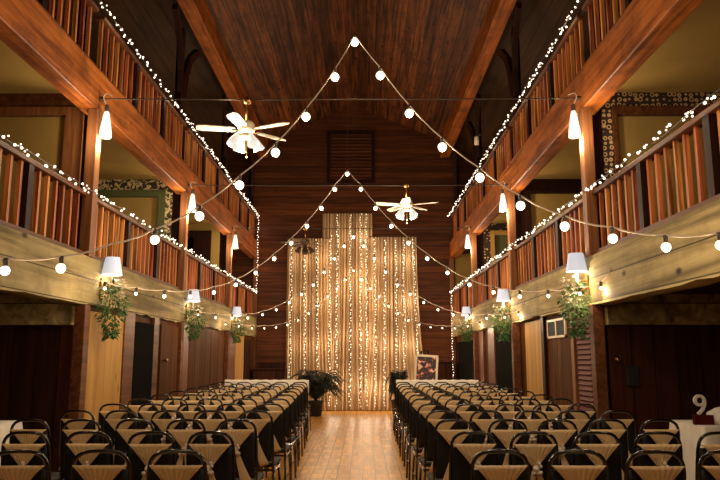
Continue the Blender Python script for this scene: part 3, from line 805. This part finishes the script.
rown = ['nearest the camera','second from the camera','third from the camera','fourth from the camera','fifth from the camera','sixth from the camera','seventh from the camera','sixth from the curtains','fifth from the curtains','fourth from the curtains','third from the curtains','second from the curtains']
coln = ['on the aisle','second from the aisle','third from the aisle','fourth from the aisle','outermost']
rows = [4.0 + .955*k for k in range(12)]
for sx, bl in ((-1, 'left'), (1, 'right')):
    for r, y in enumerate(rows):
        for c in range(5):
            if sx < 0:
                x = -1.02 - .42*c - .28*max(0, (y-8.5)/6.5)*(1 - c/6)
            else: x = .745 + .414*c + .07*max(0, (y-8.5)/6.5)*(1-c/4)
            lab = f'sashed black chair, {bl} block, row {rown[r]}, {coln[c]}'
            if sx > 0 and c == 4 and min(abs(y + .2 - p) for p in PY) < .5: x -= .035
            loc = (x + R.uniform(-.012,.012), y + R.uniform(-.015,.015), 0); rz = R.uniform(-.04,.04)
            if first:
                chair.location = loc; chair.rotation_euler = (0,0,rz); tag(chair, lab, group='rows of black chairs with cream sashes'); first = False
            else: dup(chair, loc, rz, lab)
dup(chair, (2.95, 5.35, 0), .05, 'sashed black chair standing alone by the right-hand white table')
# white runners over the front row backs
for x0, x1, bl in ((-3.0,-1.18,'left'), (.72, 2.5,'right')):
    b = MB(); vs = []; fs = []; n = 80
    sec = [(-.10,.72),(-.10,.97),(-.07,1.0),(.0,1.0),(.03,.97),(.03,.74)]
    for i in range(n+1):
        x = x0 + (x1-x0)*i/n
        for q, (yy, zz) in enumerate(sec): vs.append((x, 15.55 + yy + .012*math.sin(i*1.3)*(1 if q in (0,5) else .2), zz + .004*math.sin(i*.7)))
    for i in range(n):
        for q in range(len(sec)-1): a = i*len(sec)+q; fs.append((a, a+1, a+len(sec)+1, a+len(sec)))
    b.add(vs, fs); o = b.build('cloth_runner', M['white'], smooth=True); o.modifiers.new('thick','SOLIDIFY').thickness = .01
    tag(o, f'white cloth runner draped over the front {bl} bench', 'cloth', 'white cloth runners')
    t = thing('bench', f'dark bench under the white runner before the front {bl} chairs', 'bench', ((x0+x1)/2, 15.52, 0), 0, 'front benches')
    L = (x1-x0)/2 - .03
    b = MB(); b.box(-L, L, -.02, .02, .55, .985); b.build('backrest', M['darkpost'], t)
    b = MB(); b.box(-L, L, -.0, .42, .44, .48); b.build('seat', M['darkpost'], t)
    for sx in (-1, 1):
        for yy in (0, .37):
            b = MB(); b.box(sx*(L-.05)-.025, sx*(L-.05)+.025, yy-.02, yy+.03, 0, .55 if yy == 0 else .44); b.build('leg', M['darkpost'], t)

# ------------------------------------------------------------------ side tables with cloths
def table(cx, cy, w, d, lab, lab2):
    t = thing('side_table', lab, 'table', (cx, cy, 0))
    b = MB(); b.box(-w/2+.02, w/2-.02, -d/2+.02, d/2-.02, .80, .84); b.build('tabletop', M['darkpost'], t)
    for sx in (-1,1):
        for sy in (-1,1):
            b = MB(); b.box(sx*(w/2-.08)-.02, sx*(w/2-.08)+.02, sy*(d/2-.08)-.02, sy*(d/2-.08)+.02, 0, .80); b.build('leg', M['darkpost'], t)
    b = MB(); per = []; n = 120
    vs = []; fs = []
    for ring, (ex, z) in enumerate([(-.5, .852), (0, .852), (.012, .84), (.03, .6), (.05, .28)]):
        for i in range(n):
            u = i/n*4; s_ = int(u); f = u - s_
            cs = [(-1,-1),(1,-1),(1,1),(-1,1)]; a = cs[s_]; c = cs[(s_+1)%4]
            px = a[0]+(c[0]-a[0])*f; py = a[1]+(c[1]-a[1])*f
            if ring == 0: vs.append((px*.02, py*.02, z)); continue
            rip = (.02*math.sin(i*.9) + .012*math.sin(i*2.3))*(ring-1)/2 if ring > 1 else 0
            vs.append((px*(w/2 + ex + rip), py*(d/2 + ex + rip), z))
    for r_ in range(4):
        for i in range(n): fs.append((r_*n+i, r_*n+(i+1)%n, (r_+1)*n+(i+1)%n, (r_+1)*n+i))
    fs.append(tuple(range(n))[::-1])
    b.add(vs, fs); o = b.build('tablecloth', M['white'], smooth=True); o.location = (cx, cy, 0)
    tag(o, lab2, 'tablecloth')
table(3.80, 7.2, 1.15, .7, 'table under a white cloth in the right recess', 'white tablecloth on the table in the right recess')
table(-4.2, 7.1, 1.3, .7, 'table under a white cloth in the left recess', 'white tablecloth on the table in the left recess')
# table number card on right table
t = thing('table_number', 'white number nine sign standing on the right tablecloth', 'sign', (3.30, 7.0, .855))
cu = bpy.data.curves.new('numeral', 'FONT'); cu.body = '9'; cu.size = .28; cu.extrude = .012; cu.align_x = 'CENTER'
tmp = bpy.data.objects.new('numeral', cu); COL.objects.link(tmp); bpy.context.view_layer.update()
me = bpy.data.meshes.new_from_object(tmp.evaluated_get(bpy.context.evaluated_depsgraph_get())); bpy.data.objects.remove(tmp)
me.materials.clear(); me.materials.append(M['white']); o = bpy.data.objects.new('numeral', me); COL.objects.link(o); o.parent = t; o.rotation_euler = (pi/2,0,.0); o.location = (-.02,-.0,.09)
b = MB(); b.box(-.09,.09,-.03,.03,0,.09); b.build('stand', M['red'], t)
# crumpled white parcel
b = MB(); b.lathe([(.02,0),(.19,.0),(.22,.06),(.2,.12),(.13,.17),(.03,.18)], n=20)
b.v = [(x*1.25*(1+.08*math.sin(7*x+9*z)), y*.8, z*(1+.12*math.sin(11*x))) for x,y,z in b.v]
o = b.build('cloth_bundle', M['white'], smooth=True); o.location = (3.62, 7.05, .855)
tag(o, 'crumpled white cloth bundle on the right table beside the number sign', 'cloth')
# can light high on the right
t = thing('spotlight', 'small pale can spotlight on the far right upper gallery post', 'lamp', (2.42, PY[3]+2.3, 5.95))
b = MB(); b.lathe([(.05,0),(.05,.16),(.03,.19)], n=14); b.build('can', M['fanwhite'], t, smooth=True)
b = MB(); b.tube([(0,0,.18),(.05,0,.22),(.14,0,.22)], .01, 6); b.build('bracket', M['iron'], t)

# ------------------------------------------------------------------ camera, world, view
cam = bpy.data.cameras.new('camera'); co = bpy.data.objects.new('camera', cam); COL.objects.link(co); sc = bpy.context.scene; sc.camera = co
cam.sensor_width = 36; cam.lens = 700/720*36; cam.clip_end = 100; cam.clip_start = .05
pitch = math.atan(117/700); yaw = math.atan(3/700*math.cos(pitch))
co.location = (0, 0, 1.5); co.rotation_euler = (pi/2 + pitch, 0, yaw)
w = bpy.data.worlds.new('world'); sc.world = w; w.use_nodes = True; w.node_tree.nodes['Background'].inputs[0].default_value = (.02,.015,.01,1); w.node_tree.nodes['Background'].inputs[1].default_value = .2
sc.view_settings.view_transform = 'Standard'; sc.view_settings.look = 'None'; sc.view_settings.gamma = 1; sc.view_settings.exposure = .33
sc.cycles.use_denoising = True; sc.cycles.max_bounces = 6; sc.cycles.transparent_max_bounces = 12
sc.cycles.sample_clamp_indirect = 3.0; sc.cycles.use_light_tree = True
